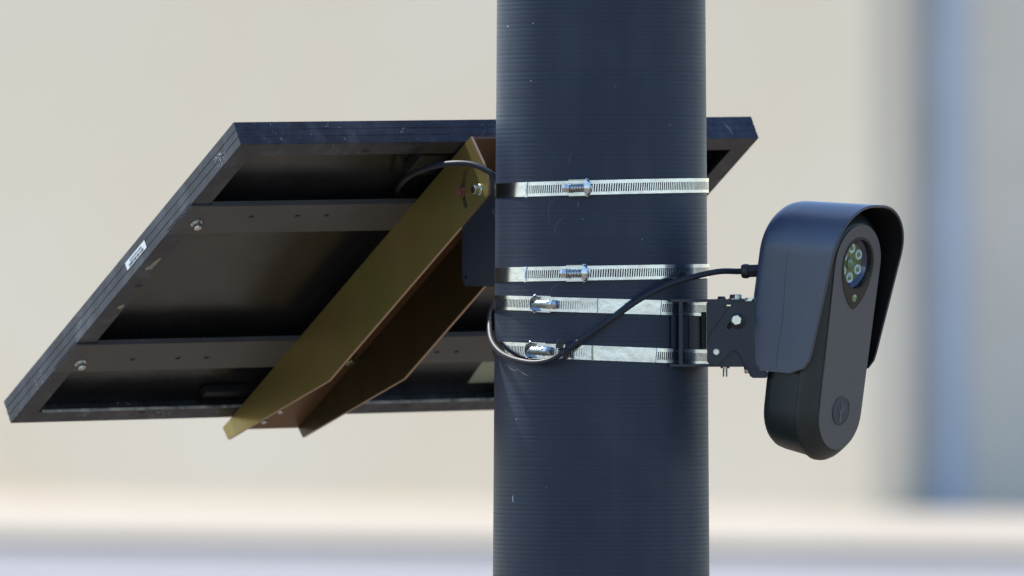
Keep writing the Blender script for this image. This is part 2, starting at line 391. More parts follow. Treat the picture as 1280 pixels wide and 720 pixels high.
LIPCH = [(-0.2830, 0.2160, 0.0028, 0.0085, 0.15, 1), (-0.2855, 0.2260, 0.0040, 0.0035, 0, 2), (-0.2810, 0.2990, 0.0032, 0.0042, 0.2, 3)]
for q in LIPCH: blob(*q, XP, 'chip', pan, 'bare_patch', 0.0001)
XTOP = axes(T, U, -W, -V)                          # outer face of the top rail: x = u, y = -w
rr = random.Random(11)
M['rail_scratch'] = mat('rail_scratch', (0.55, 0.58, 0.62), 0.5)
def rail_scratch(u0, w0, u1, w1, r):
    a_, b_ = Vector((u0, w0, 0.00002)), Vector((u1, w1, 0.00002)); c_ = (a_ + b_) / 2 + Vector((0.0006, 0.0004, 0))
    pts = [XTOP @ p for p in (a_, c_, b_)]
    MB().tube(pts, lambda t: r * (0.4 + 0.6 * sin(pi * t)), 5).build('scratch', 'rail_scratch', pan)
for k in range(26):
    u_ = rr.choice((-0.265, -0.25, -0.19, -0.205, -0.1, 0.0, -0.16)) + rr.uniform(-0.012, 0.012); w_ = rr.uniform(0.003, 0.022)
    rail_scratch(u_, w_, u_ + rr.uniform(-0.003, 0.004), w_ + rr.uniform(-0.003, 0.003), rr.choice((0.0001, 0.00016, 0.0003)))
rail_scratch(0.262, 0.018, 0.268, 0.004, 0.0003)
def rrect(x0, y0, x1, y1, r=0.0, n=3):
    if r <= 0: return [(x0, y0), (x1, y0), (x1, y1), (x0, y1)]
    out = []
    for (cx, cy, a) in ((x1 - r, y0 + r, -pi / 2), (x1 - r, y1 - r, 0), (x0 + r, y1 - r, pi / 2), (x0 + r, y0 + r, pi)):
        for i in range(n + 1): out.append((cx + r * cos(a + pi / 2 * i / n), cy + r * sin(a + pi / 2 * i / n)))
    return out

for v0, v1, vh, bv in ((0.1100, 0.1600, 0.1300, 0.1392), (0.3680, 0.4188, 0.3975, 0.4009)):
    holes = []
    for uu in (-0.219, -0.167, -0.134, 0.134, 0.157, 0.219):
        holes.append(circ(uu, vh, 0.0031, 12, 0.0022))
    mb = MB().plate(rrect(-PA / 2 + 0.0008, v0, PA / 2 - 0.0008, v1), 0.0018, holes, z0=0.0002)
    mb.box((0, v0 + 0.0010, -0.0018), (PA - 0.048, 0.0018, 0.0036))
    mb.box((0, v1 - 0.0010, -0.0080), (PA - 0.048, 0.0018, 0.0160))
    pu = mb.build('cross_rail', 'purlin', pan, xf=XP)
    for sx in (-1, 1):
        mb = MB(); 
        for dd in (0.0, 0.0012):
            mb.box((sx * (PA / 2 - 0.0002 + 0.0005), (v0 + v1) / 2, 0.0004 - dd * 2.2), (0.0005, (v1 - v0), 0.0004))
        mb.build('rail_end', 'frame', pu, xf=XP)
        hexbolt(MB(), XP @ Matrix.Translation((sx * 0.2768, bv, 0.002)), 0.0042, 0.0055, 0.0060, 0.0016).build('bolt', 'zinc', pu)
# drain / grounding holes in the top and bottom lips, flat ovals with the holes' shade put into the colour
for (uu, vv) in ((-0.1495, 0.0149), (0.15, 0.0149), (-0.1536, 0.5055), (0.154, 0.5055), (-0.28, 0.26), (0.28, 0.26)):
    MB().plate(circ(uu, vv, 0.0045, 14, 0.0020), 0.0002, xf=XP, z0=0.0).build('drain_slot', 'dark', pan)
MB().bbox((-0.015, 0.052, -0.012), (0.115, 0.036, 0.013), 0.0015).build('junction_box', 'plastic', pan, xf=XP)
MB().bbox((-0.045, 0.489, -0.013), (0.085, 0.010, 0.010), 0.0015).build('cable_clip', 'plastic', pan, xf=XP)
MB().plate([(0.2300, 0.4960), (0.2250, 0.4530), (0.262, 0.4530), (0.262, 0.4960)], 0.0003, xf=XP, z0=-0.0191).build('rating_label', 'tape', pan)
# sticker with bar code on the left rail
XS = axes(T + U * (-PA / 2), V, -W, -U)          # x = v, y = -w, z outwards
stk = MB().plate([(0.2025, 0.0172), (0.2025, 0.0090), (0.2455, 0.0090), (0.2455, 0.0172)], 0.0003, xf=XS).build('sticker', 'sticker', pan)
mb = MB(); x = 0.2085; rr = random.Random(5)
while x < 0.239:
    wd = rr.choice((0.0004, 0.0007, 0.0011)); mb.box((x + wd / 2, 0.0112, 0.0004), (wd, 0.0026, 0.0002), XS); x += wd + rr.choice((0.0004, 0.0006, 0.001))
mb.build('bar_code', 'ink', stk)
mb = MB(); x = 0.2105
while x < 0.237:
    wd = rr.choice((0.0005, 0.0008)); mb.box((x + wd / 2, 0.0147, 0.0004), (wd, 0.0012, 0.0002), XS); x += wd + 0.0005
mb.build('printed_line', 'ink', stk)

# ------------------------------------------------------------------ yellow zinc tilt bracket
brk = thing('tilt_bracket', 'long gold zinc plated channel bracket under the solar panel', 'bracket', tuple(T))
side = [(-0.012, 0.002), (-0.017, 0.036), (-0.0155, 0.057), (-0.009, 0.065), (0.048, 0.0655), (0.339, 0.0655), (0.534, 0.017), (0.5365, 0.002)]
slot = []
R1, R2 = 0.0266, 0.0322
pc = (0.0020, 0.053)
for i in range(13):
    a = radians(5 - 97 * i / 12); slot.append((pc[0] + R2 * cos(a), pc[1] + R2 * sin(a)))
for i in range(13):
    a = radians(-92 + 97 * i / 12); slot.append((pc[0] + R1 * cos(a), pc[1] + R1 * sin(a)))
TH = 0.0028
for sx in (-1, 1):
    XF = axes(T + U * (sx * 0.0450), V, W, U * (1 if sx < 0 else -1))    # x=v, y=w, z=inwards
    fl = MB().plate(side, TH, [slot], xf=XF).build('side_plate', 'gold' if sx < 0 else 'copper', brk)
    # bare cut edge along the rim
    ed = MB(); n = len(side)
    for i in range(n - 1):
        a = Vector(side[i]); b = Vector(side[i + 1]); d = (b - a).normalized(); nn = Vector((d.y, -d.x)) * -1
        q = [a + nn * 0.0001, b + nn * 0.0001, b + nn * 0.0004, a + nn * 0.0004]
        ed.plate([(p.x, p.y) for p in q], TH - 0.0002, xf=XF, z0=0.0001)
    ed.build('cut_edge', 'gold_edge', fl)
webh = [circ(-0.0052, 0.5056, 0.0030, 12, 0.0060)]
MB().plate(rrect(-0.0420, -0.0125, 0.0420, 0.5362), TH, webh, xf=XP, z0=0.0021).build('web', 'copper_light', brk)
for (uu, vv, mm) in ((-0.0098, 0.5150, 'zinc'), (-0.0010, 0.4955, 'zinc')):
    hexbolt(MB(), XP @ Matrix.Translation((uu, vv, 0.0049)), 0.0032, 0.004, 0.0045).build('bolt', mm, brk)
for vv in (0.139, 0.400):
    for uu in (-0.02, 0.0315):
        hexbolt(MB(), XP @ Matrix.Translation((uu, vv, 0.0049)), 0.0050, 0.0055, 0.0072).build('bolt', 'zinc_dull', brk)
hexbolt(MB(), XP @ Matrix.Translation((0.0155, 0.0220, 0.0049)), 0.0070, 0.006, 0.0100, 0.0022).build('bolt', 'zinc', brk)
XF = axes(T + U * (-0.0450), V, W, -U) @ Matrix.Translation((0, 0, 0))
def side_bolt(vv, ww, r, m, hh=0.006):
    X = axes(T + U * (-0.0451) + V * vv + W * ww, V, W * -1, U * -1)
    mb = MB().lathe([(r * 1.25, 0), (r * 1.25, 0.001), (r * 1.15, 0.0014)], 20, X)
    mb2 = hexbolt(MB(), X, r, hh, r * 1.2, 0.0014)
    mb2.build('bolt', m, brk)
side_bolt(0.0020, 0.0530, 0.0048, 'zinc')
side_bolt(0.0290, 0.0385, 0.0050, 'rust', 0.004)

# ------------------------------------------------------------------ navy mount plate between bracket and pole
EU = Vector((U.x, U.y, 0)).normalized(); H = Vector((-EU.y, EU.x, 0))
mnt = thing('pole_mount', 'dark navy pole mount plate joining the gold bracket to the pole', 'mount', (PX + H.x * .12, H.y * .12, HC + 0.05))
ax0 = Vector((PX, 0, HC)) - EU * 0.00685
zt, zb = 0.1072, 0.0015
for sx in (-1, 1):
    XM = axes(ax0 + EU * (sx * 0.0415), H, Vector((0, 0, 1)), EU * (1 if sx < 0 else -1))
    r0 = 0.090
    outl = [(r0, zb), (0.166, zb), (0.1705, zb + 0.006), (0.1718, zb + 0.012), (0.1718, 0.099), (0.160, zt), (r0, zt)]
    hole = rrect(0.1635, 0.0085, 0.1665, 0.0120)
    MB().plate(outl, 0.003, [hole], xf=XM).build('cheek', 'mount', mnt)
XM = axes(ax0, EU, Vector((0, 0, 1)), H)
MB().box((0, (zt + zb) / 2, 0.1062), (0.076, zt - zb, 0.003), XM).build('back_plate', 'mount', mnt)

# ------------------------------------------------------------------ hose clamps round the pole
def clamp(zl, zr, label, x_step, x_screw, flip, plain, perf, loc_w=0.0137):
    """zl/zr: pixel heights of the band centre at the left and right silhouettes; plain/perf: pixel spans"""
    zc = HC + (360 - (zl + zr) / 2) / 1310.0; slope = -(zr - zl) / 265.0     # dz/dx
    t = thing('hose_clamp', label, 'hose clamp', (PX, 0, zc), 'stainless steel hose clamps round the pole')
    hw = loc_w / 2; rb = pole_r(zc) + 0.0006
    def P(a, r, dz):                                 # a: angle, 0 = facing camera, positive to the right
        x = r * sin(a); return Vector((PX + x, -r * cos(a), zc + slope * x + dz))
    def ang(px): return math.asin(max(-1, min(1, ((px - 640) / 1310.0 * (10.93 / 11) - PX) / (rb))))
    # inner band all the way round
    mb = MB(); n = 90; v = []; f = []
    A0, A1 = ((-pi, ang(x_step + 6)) if plain is None else (ang(plain[0]), ang(plain[1])))
    for i in range(n + 1):
        a = A0 + (A1 - A0) * i / n
        for (rr_, dz) in ((rb, -hw), (rb, hw), (rb - 0.0006, hw), (rb - 0.0006, -hw)): v.append(P(a, rr_, dz))
    for i in range(n):
        for k in range(4):
            a = i * 4 + k; b = i * 4 + (k + 1) % 4; c = (i + 1) * 4 + (k + 1) % 4; d = (i + 1) * 4 + k; f.append((a, b, c, d))
    f += [(0, 1, 2, 3), (n * 4 + 3, n * 4 + 2, n * 4 + 1, n * 4)]
    mb.add(v, f).build('inner_band', 'steel', t, True)
    # perforated outer bands with real slots
    for (x0, x1, r_off) in perf:
        a0, a1 = ang(x0), ang(x1)
        if x0 < 622: a0 = -pi
        if x1 > 884: a1 = pi
        pitch = 0.00232 / rb; nn = int((a1 - a0) / pitch); v = []; f = []
        r1 = rb + r_off; sh_ = 0.00055 / rb
        za = [-hw, -hw * 0.60, hw * 0.52, hw]
        for i in range(nn + 1):
            for (o_, fr) in ((0, 0), (1, 0.46)):
                for q, dz in enumerate(za):
                    a = a0 + (i + fr) * pitch + (sh_ * (dz / hw))
                    for ro in (r1, r1 - 0.0005): v.append(P(a, ro, dz))
        m_ = 8; cols = (nn + 1) * 2
        for c in range(cols - 1):
            for q in range(3):
                a = c * m_ + q * 2; b = a + m_
                if q == 1 and c % 2 == 1: 
                    f.append((a, a + 1, b + 1, b)); f.append((a + 2, a + 3, b + 3, b + 2)); continue
                f.append((a, b, b + 2, a + 2)); f.append((a + 1, a + 3, b + 3, b + 1))
                if q == 1: f.append((a, a + 1, a + 3, a + 2)); f.append((b, b + 1, b + 3, b + 2))
            a = c * m_; b = a + m_
            f.append((a, a + 1, b + 1, b)); f.append((a + 6, a + 7, b + 7, b + 6))
        f.append((0, 1, 3, 2)); f.append((2, 3, 5, 4)); f.append((4, 5, 7, 6))
        e = (cols - 1) * m_; f.append((e, e + 1, e + 3, e + 2)); f.append((e + 2, e + 3, e + 5, e + 4)); f.append((e + 4, e + 5, e + 7, e + 6))
        me = bpy.data.meshes.new('slotted_band'); me.from_pydata([tuple(p) for p in v], [], f); me.update()
        me.materials.append(M['steel']); ob = bpy.data.objects.new('slotted_band', me); COL.objects.link(ob)
        ob.parent = t; ob.matrix_parent_inverse = t.matrix_world.inverted()
        bm = bmesh.new(); bm.from_mesh(me); bmesh.ops.recalc_face_normals(bm, faces=bm.faces); bm.to_mesh(me); bm.free()
    # folded band end (a small raised lip)
    a = ang(x_step); r1 = rb + 0.0012; s_ = -1 if not flip else 1
    q = [P(a, rb, -hw - 0.0003), P(a, rb, hw + 0.0001), P(a + s_ * 0.001 / rb, r1 + 0.0016, hw + 0.0002), P(a + s_ * 0.001 / rb, r1 + 0.0016, -hw - 0.0006)]
    q2 = [p + (P(a - s_ * 0.03, rb, 0) - P(a, rb, 0)).normalized() * 0.0006 for p in q]
    link('band_end', q + q2, [(0, 1, 2, 3), (7, 6, 5, 4), (0, 4, 5, 1), (1, 5, 6, 2), (2, 6, 7, 3), (3, 7, 4, 0)], 'steel' if not flip else 'zinc_dull', t)
    # worm screw housing: local x along band (towards the head), y up, z outwards
    a = ang(x_screw); o = P(a, rb + 0.0004, 0)
    s = 1 if not flip else -1                         # direction from head to saddle
    tx = Vector((cos(a), sin(a), slope)).normalized() * s
    tz = Vector((sin(a), -cos(a), 0)).normalized(); ty = tz.cross(tx).normalized()
    X = axes(o, tx, ty, tz)
    hs = MB()
    L = 0.0165
    for sy in (-1, 1):                                # side walls of the saddle
        hs.box((-0.002, sy * (hw + 0.0005), 0.0022), (L, 0.0007, 0.0044), X)
    hs.build('saddle', 'zinc', t)
    # bent strap that closes the saddle round the screw's end
    n = 14; v = []; f = []
    for i in range(n + 1):
        q = -pi / 2 + pi * i / n
        yy = (hw + 0.0004) * sin(q) ; xx = 0.0075 + 0.0042 * cos(q) if True else 0
        if flip: cr_ = ((xx, yy, 0.0005), (xx, yy, 0.0088), (xx - 0.0010, yy * 0.90, 0.0088), (xx - 0.0010, yy * 0.90, 0.0005))
        else: cr_ = ((xx, yy, 0.0005), (xx - 0.0008, yy, 0.0086), (0.0058, yy, 0.0098 - 0.0015 * abs(sin(q))), (0.0050, yy, 0.0030))
        v += cr_
    for i in range(n):
        for k in range(4):
            a_ = i * 4 + k; b_ = i * 4 + (k + 1) % 4; f.append((a_, b_, b_ + 4, a_ + 4))
    f += [(0, 1, 2, 3), (n * 4 + 3, n * 4 + 2, n * 4 + 1, n * 4)]
    link('saddle_loop', v, f, 'zinc', t, True, xf=X)
    for sy in (-1, 1):                                # rivet heads
        XR = X @ Matrix.Translation((0.0075, sy * (hw + 0.0006), 0.0034)) @ Matrix.Rotation(-sy * pi / 2, 4, 'X')
        MB().lathe([(0.0023, 0), (0.0021, 0.0008), (0.0013, 0.0015), (0.0003, 0.0018)], 12, XR).build('rivet', 'zinc', t, True)
    # the screw itself: threaded shaft plus hexagonal head, axis along -x
    pr = []; z = 0.0
    XA = X @ Matrix.Translation((0.0070, 0.0, 0.0050)) @ Matrix.Rotation(-pi / 2, 4, 'Y')
    pr.append((0.0030, 0.0))
    for i in range(6):
        z0 = 0.0004 + i * 0.0026; pr += [(0.0020, z0), (0.0021, z0 + 0.0008), (0.0043, z0 + 0.0014), (0.0043, z0 + 0.0018), (0.0021, z0 + 0.0024)]
    pr += [(0.0034, 0.0156), (0.0048, 0.0160), (0.0048, 0.0168)]
    sc = MB().lathe(pr, 20, XA).build('worm_screw', 'zinc', t, True, sharp=50)
    hp = MB(); v = []
    for (q, zz) in ((0.0047, 0.0168), (0.0047, 0.0205), (0.0038, 0.0222), (0.0018, 0.0232)):
        for i in range(6): v.append((q * cos(pi / 3 * i), q * sin(pi / 3 * i), zz))
    f = [(j * 6 + i, j * 6 + (i + 1) % 6, (j + 1) * 6 + (i + 1) % 6, (j + 1) * 6 + i) for j in range(3) for i in range(6)]
    f.append(tuple(range(18, 24))); hp.add(v, f, XA).build('screw_head', 'zinc', sc)
    return t, P, rb
clamp(238.5, 232.0, 'topmost hose clamp round the pole, its screw head pointing left', 660, 725, False, None, [(661, 905, 0.0012)])
clamp(343.5, 339.0, 'second hose clamp from the top, level with the lower end of the navy mount', 659, 722, False, None, [(660, 905, 0.0012)])
clamp(378.0, 386.0, 'third hose clamp from the top, just above the gap to the camera bracket arm', 746, 680, True, (668, 826.5), [(600, 745, 0.0012), (826, 905, 0.0009)])
clamp(435.5, 446.0, 'lowest hose clamp, with a black cable tied to its screw', 740, 674, True, (664, 820.5), [(600, 739, 0.0012), (820, 905, 0.0009)])

# ------------------------------------------------------------------ security camera
PSI = radians(54.0); TAU = radians(8.1)
Fh = Vector((sin(PSI), -cos(PSI), 0)); Rl = Vector((cos(PSI), sin(PSI), 0)); Z = Vector((0, 0, 1))
Fv = Fh * cos(TAU) - Z * sin(TAU); Up = Fh * sin(TAU) + Z * cos(TAU)
YO = -0.088
OC = at(1071, 330, YO)
XC = axes(OC, Rl, Up, Fv)                         # local: x lateral (screen right), y up, z out of the face
dev = thing('security_camera', 'dark plate reading camera with rounded hood and green LED lens, on the pole arm', 'camera', tuple(OC))

def stadium(d, n=20, uT=0.0, uB=-0.1430, rT=0.0380, rB=0.0350):
    out = []
    for i in range(n + 1):
        a = pi * i / n; out.append(((rT + d) * cos(a), uT + (rT + d) * sin(a)))
    for i in range(n + 1):
        a = pi + pi * i / n; out.append(((rB + d) * cos(a), uB + (rB + d) * sin(a)))
    return out
def loft(rings, name, m, parent, xf, cap0=True, cap1=True, smooth=True, sharp=30):
    n = len(rings[0]); v = [p for r in rings for p in r]; f = []
    for j in range(len(rings) - 1):
        for i in range(n):
            a = j * n + i; b = j * n + (i + 1) % n; f.append((a, b, b + n, a + n))
    if cap0: f.append(tuple(range(n))[::-1])
    if cap1: f.append(tuple((len(rings) - 1) * n + i for i in range(n)))
    return link(name, v, f, m, parent, smooth, xf, sharp)
def ring(d, z): return [(p[0], p[1], z) for p in stadium(d)]
# front housing with rounded shoulder
loft([ring(0.0105, -0.0185), ring(0.0120, -0.0182), ring(0.0124, -0.0172), ring(0.0120, -0.0140), ring(0.0102, -0.0104), ring(0.0062, -0.0056), ring(0.0030, -0.0020), ring(0.0010, -0.0004), ring(0.0, 0.0), ring(-0.0020, 0.0), ring(-0.0022, -0.0010)],
     'front_shell', 'body', dev, XC, cap1=False)
loft([ring(0.0000, -0.0615), ring(0.0040, -0.0600), ring(0.0062, -0.0565), ring(0.0072, -0.0510), ring(0.0100, -0.0190), ring(0.0092, -0.01855)],
     'rear_shell', 'body', dev, XC)
# face plate: recessed circular well cut out of the plate
LR = 0.0250
face_out = stadium(-0.0004)
well = circ(0, 0, LR - 0.0015, 40)
MB().plate(face_out, 0.0012, [well], xf=XC, z0=0.0002).build('face_plate', 'face', dev)
# teardrop trim round the lens
def tear(R, tip, n=40):
    out = [(R * cos(pi * i / n), R * sin(pi * i / n)) for i in range(n + 1)]
    low = []
    for i in range(1, 24):
        q = 1 - (1 - i / 24) ** 1.6; y = tip * q; low.append((R * (1 - q ** 1.9) ** 0.72, y))
    out += [(-x, y) for (x, y) in low] + [(0, tip)] + low[::-1]
    return out
dl = MB().plate(tear(LR + 0.0008, -0.0430), 0.0006, [well, circ(0.0, -0.0325, 0.0040, 18)], xf=XC, z0=0.00145).build('lens_trim', 'trim', dev)
MB().lathe([(0.0040, -0.0006), (0.0040, 0.0003), (0.0034, 0.0007)], 20, XC @ Matrix.Translation((0, -0.0325, 0.0014))).build('light_sensor', 'led_core', dl, True)
# well wall + board
v = []; f = []; n = 48
for (r, z) in ((LR - 0.0015, 0.0019), (LR - 0.0016, -0.0075)):
    for i in range(n): v.append((r * cos(2 * pi * i / n), r * sin(2 * pi * i / n), z))
for i in range(n): f.append((i, (i + 1) % n, (i + 1) % n + n, i + n))
wl = link('lens_well', v, f, 'trim', dev, True, XC)
v = []; f = []
for (r, z) in ((LR - 0.0017, -0.0045), (LR - 0.0058, -0.0078)):
    for i in range(n): v.append((r * cos(2 * pi * i / n), r * sin(2 * pi * i / n), z))
for i in range(n): f.append((i, (i + 1) % n, (i + 1) % n + n, i + n))
link('coated_ring', v, f, 'blue_ring', dev, True, XC)
brd = MB().plate(circ(0, 0, LR - 0.0018, 40), 0.0014, xf=XC, z0=-0.0092).build('light_board', 'led_plate', dev)
for k in range(6):
    a = radians(90 + 60 * k + 4)
    XL = XC @ Matrix.Translation((0.0142 * cos(a), 0.0142 * sin(a), -0.0078))
    ld = MB().lathe([(0.0051, 0), (0.0051, 0.0008), (0.0044, 0.0015), (0.0033, 0.0010), (0.0026, 0.0006)], 20, XL).build('led', 'led', brd, True)
    MB().lathe([(0.0024, 0.0009), (0.0022, 0.0016), (0.0010, 0.0020)], 14, XL).build('led_dome', 'led_core', ld, True)
MB().lathe([(0.0062, 0), (0.0060, 0.0016), (0.0048, 0.0024), (0.0040, 0.0012), (0.0020, 0.0022), (0.0006, 0.0028)], 28, XC @ Matrix.Translation((0, 0.0, -0.0078))).build('camera_lens', 'led_core', brd, True)
# round badge with sprig emblem
XB = XC @ Matrix.Translation((0, -0.1400, 0.0014))
bg_ = MB().lathe([(0.0140, 0), (0.0140, 0.0006), (0.0134, 0.0009), (0.0130, 0.0004)], 40, XB).build('badge', 'badge', dev, True)
em = MB()
def stroke(p, q, r): em.tube([(p[0], p[1], 0.0006), (q[0], q[1], 0.0006)], r, 8)
stroke((-0.0008, -0.0095), (0.0000, 0.0085), 0.0008)
stroke((-0.0002, -0.0010), (0.0038, 0.0028), 0.0007); stroke((0.0038, 0.0028), (0.0046, 0.0060), 0.0007)
stroke((-0.0004, -0.0028), (-0.0036, -0.0004), 0.0007); stroke((-0.0036, -0.0004), (-0.0040, 0.0024), 0.0007)
stroke((-0.0026, -0.0092), (0.0010, -0.0098), 0.0006)
em.build('emblem', 'emblem', bg_, True, xf=XB)

# hood: arch-shaped shell lofted from its slanted front edge to its back wall
def hood_section(u_top, hw, u_bot, rc=0.052, n=18, m=16, hwb=None):
    """points (x,y) from left bottom over the top to right bottom"""
    hwb = hwb or hw * 0.945; pts = []
    ry = rc * 0.90; ys = u_top - ry
    for i in range(m): 
        t = i / m; y = u_bot + (ys - u_bot) * t; pts.append((-(hwb + (hw - hwb) * t), y))
    for i in range(n + 1):
        a = pi - (pi / 2) * i / n; pts.append((-(hw - rc) + rc * cos(a), ys + ry * sin(a)))
    for i in range(1, 4): pts.append((-(hw - rc) + 2 * (hw - rc) * i / 4, u_top))
    for i in range(n + 1):
        a = pi / 2 - (pi / 2) * i / n; pts.append(((hw - rc) + rc * cos(a), ys + ry * sin(a)))
    for i in range(m):
        t = 1 - (i + 1) / m; y = u_bot + (ys - u_bot) * t; pts.append(((hwb + (hw - hwb) * t), y))
    return pts
def f_front(y):
    f0 = 0.0078 + 0.138 * y; ub = -0.108; rc = 0.020
    if y < ub + rc:
        q = rc - (y - ub); f0 -= rc - sqrt(max(0, rc * rc - q * q))
    return f0
def hood_grid(inset):
    rows = []
    tt = [0, 0.004, 0.15, 0.3, 0.5, 0.7, 0.86, 0.93, 0.97, 1.0]
    for t in tt:
        shrink = 0.0
        if t > 0.86: q = (t - 0.86) / 0.14; shrink = 0.010 * (1 - sqrt(max(0, 1 - q * q)))
        s_ = hood_section(0.0585 - 0.0085 * t - inset - shrink, 0.0580 - 0.001 * t - inset - shrink, -0.1080 - 0.0045 * t, rc=0.052 - inset - 0.9 * shrink)
        row = []
        for (x, y) in s_:
            ff = f_front(y); fb = -0.0790 + 0.06 * (y - 0.03) * 0.5
            row.append((x + 0.0018, y, ff + (fb - ff) * t))
        rows.append(row)
    return rows
go = hood_grid(0.0); gi = hood_grid(0.0026)
n = len(go[0]); v = [p for r in go for p in r] + [p for r in gi for p in r]; k0 = len(go) * n; f = []
for j in range(len(go) - 1):
    for i in range(n - 1):
        a = j * n + i; f.append((a, a + 1, a + n + 1, a + n)); a += k0; f.append((a, a + n, a + n + 1, a + 1))
for i in range(n - 1): f.append((i, i + k0, i + 1 + k0, i + 1))                 # front rim
for j in range(len(go) - 1):                                                     # bottom rims
    for i in (0, n - 1): a = j * n + i; f.append((a, a + n, a + n + k0, a + k0))
e = (len(go) - 1) * n
f.append(tuple(e + i for i in range(n))); f.append(tuple(k0 + e + i for i in range(n))[::-1])
f.append((e, e + n - 1, k0 + e + n - 1, k0 + e))
hood = link('hood', v, f, 'hood', dev, True, XC, 40)
hood.data.materials.append(M['dark'])
for p in hood.data.polygons:
    if min(p.vertices) >= k0: p.material_index = 1        # one black plastic in two colours: shade-dark inside, sky tint on the outside
M['rim'] = mat('rim_edge', (0.10, 0.085, 0.088), 0.45, spec=0.5)
# slightly worn rim along the hood's front edge
rimp = [(Vector(go[0][i]) + Vector(gi[0][i])) / 2 + Vector((0, 0, 0.0002)) for i in range(n)]
MB().tube(rimp, 0.0009, 8).build('hood_rim', 'rim', hood, True, XC)
# faint scratch line down the hood side
sp = []
for i in range(14):
    y = 0.005 - 0.112 * i / 13; t = 0.57 + 0.012 * sin(i * 0.7); s_ = hood_section(0.0585 - 0.0085 * t, 0.0580 - 0.001 * t, -0.1080 - 0.0045 * t)
    x = -(0.0580 - 0.001 * t); tb = (y + 0.1105) / (0.0120 + 0.1105); x = -((0.0580 - 0.001 * t) * 0.945 + (0.0580 - 0.001 * t) * 0.055 * min(1, tb))
    ff = f_front(0.0); sp.append((x + 0.0018 - 0.00002, y, ff - 0.0860 * t))
MB().tube(sp, 0.00022, 6).build('scratch', 'dark', hood, False, XC)
blob(0.0, 0.0, 0.0034, 0.0024, 0.3, 9, axes(XC @ Vector((-0.0270, 0.0462, -0.0560)), (Rl * cos(0.42) + Up * sin(0.42)), Fv, (Up * cos(0.42) - Rl * sin(0.42))), 'sticker', hood, 'paint_spot', 0.0, 0.0004)  # small white spot on the hood top

# ------------------------------------------------------------------ arm bracket that holds the camera
arm = thing('camera_arm', 'dark hinged steel arm bracket between the pole and the camera', 'bracket', (PX + 0.1, -0.05, HC - 0.04))
YF = -0.080
def poly(pts, y0, y1, name, m, parent, holes=()):
    """plate facing the camera: pixel outline at its front depth y0, going back to y1"""
    o = [((px - 640) * (DIST + y0) / FPX, (360 - py) * (DIST + y0) / FPX) for (px, py) in pts]
    hs = [[((px - 640) * (DIST + y0) / FPX, (360 - py) * (DIST + y0) / FPX) for (px, py) in h] for h in holes]
    X = axes(Vector((0, y0, HC)), Vector((1, 0, 0)), Z, Vector((0, 1, 0)))
    return MB().plate(o, y1 - y0, hs, xf=X).build(name, m, parent)
def cpx(cx, cy, r, n=14): return [(cx + r * cos(2 * pi * i / n), cy + r * sin(2 * pi * i / n)) for i in range(n)]
# hinge side plate (fixed part)
poly([(883, 379), (886, 376.5), (941, 376.5), (941, 456), (888, 456), (884, 452)], YF, YF + 0.003, 'fixed_plate', 'mount', arm, [rrect(908.5, 381, 913.5, 382.6), cpx(913, 406.5, 7)])
poly(rrect(905, 399, 922, 414), YF + 0.0035, YF + 0.006, 'spacer', 'dark', arm)  # dark sheet added behind the slot, its shaded depth put into colour
# tilt plate in front of it
tp = poly([(917, 377.2), (946, 377.2), (946, 471), (938, 471), (934, 462), (924, 441), (919, 437.5), (914, 439), (901, 453), (895, 457), (889, 456), (885.5, 451), (884, 440), (885, 428), (889, 416)],
          YF - 0.0034, YF - 0.0005, 'tilt_plate', 'mount', arm, [[(908.5, 409.5), (909, 406.5), (912, 403), (915.5, 401), (918, 402.5), (917.5, 406), (914, 409.5), (911, 412)], cpx(895.5, 440.5, 4.6)])
# top and bottom plates, notched for the pole
def hplate(py, th, x0, name):
    z = HC + (360 - py) * (DIST - 0.05) / FPX
    pts = [(x0, YF + 0.0002)]
    pts.append(((945 - 640) / 1310, YF + 0.0002)); pts.append(((945 - 640) / 1310, -0.022))
    for i in range(9):
        a = radians(12 + (52 - 12) * i / 8); rr_ = 0.1045; pts.append((PX + rr_ * cos(a), -rr_ * sin(a)))
    MB().plate(pts, th, xf=Matrix.Translation((0, 0, z))).build(name, 'mount', arm)
hplate(377.5, 0.0027, (851 - 640) / 1310 - 0.002, 'top_plate')
hplate(458.3, 0.0027, (846 - 640) / 1310, 'bottom_plate')
def vplate(px0, px1, py0, py1, y0, y1, name):
    a = at(px0, py0, (y0)); b = at(px1, py1, (y0))
    MB().box(((a.x + b.x) / 2, (y0 + y1) / 2, (a.z + b.z) / 2), (abs(b.x - a.x), abs(y1 - y0), abs(a.z - b.z))).build(name, 'mount', arm)
vplate(848.5, 853.5, 377, 457, -0.0795, -0.0700, 'upright')
vplate(857, 864, 390, 436, -0.058, -0.052, 'inner_rib'); vplate(864.5, 883, 390, 436, -0.036, -0.030, 'inner_web')  # web sheet added over the lit pole to darken the gap
# curved foot lying on the pole between the bands
mb = MB(); v = []; f = []
for i in range(5):
    px = 837.5 + 11.5 * i / 4; dx = (px - 640) / 1310 - PX; a = math.asin(dx / 0.104)
    for rr_ in (0.1030, 0.1042):
        for z in (HC - (393.5 - 360) / 1310, HC - (434.5 - 360) / 1310): v.append((PX + rr_ * sin(a), -rr_ * cos(a), z))
for i in range(4):
    a = i * 4; b = a + 4; f += [(a, a + 1, b + 1, b), (a + 2, b + 2, b + 3, a + 3), (a, b, b + 2, a + 2), (a + 1, a + 3, b + 3, b + 1)]
f += [(0, 2, 3, 1), (16, 17, 19, 18)]
mb.add(v, f).build('foot', 'mount', arm)
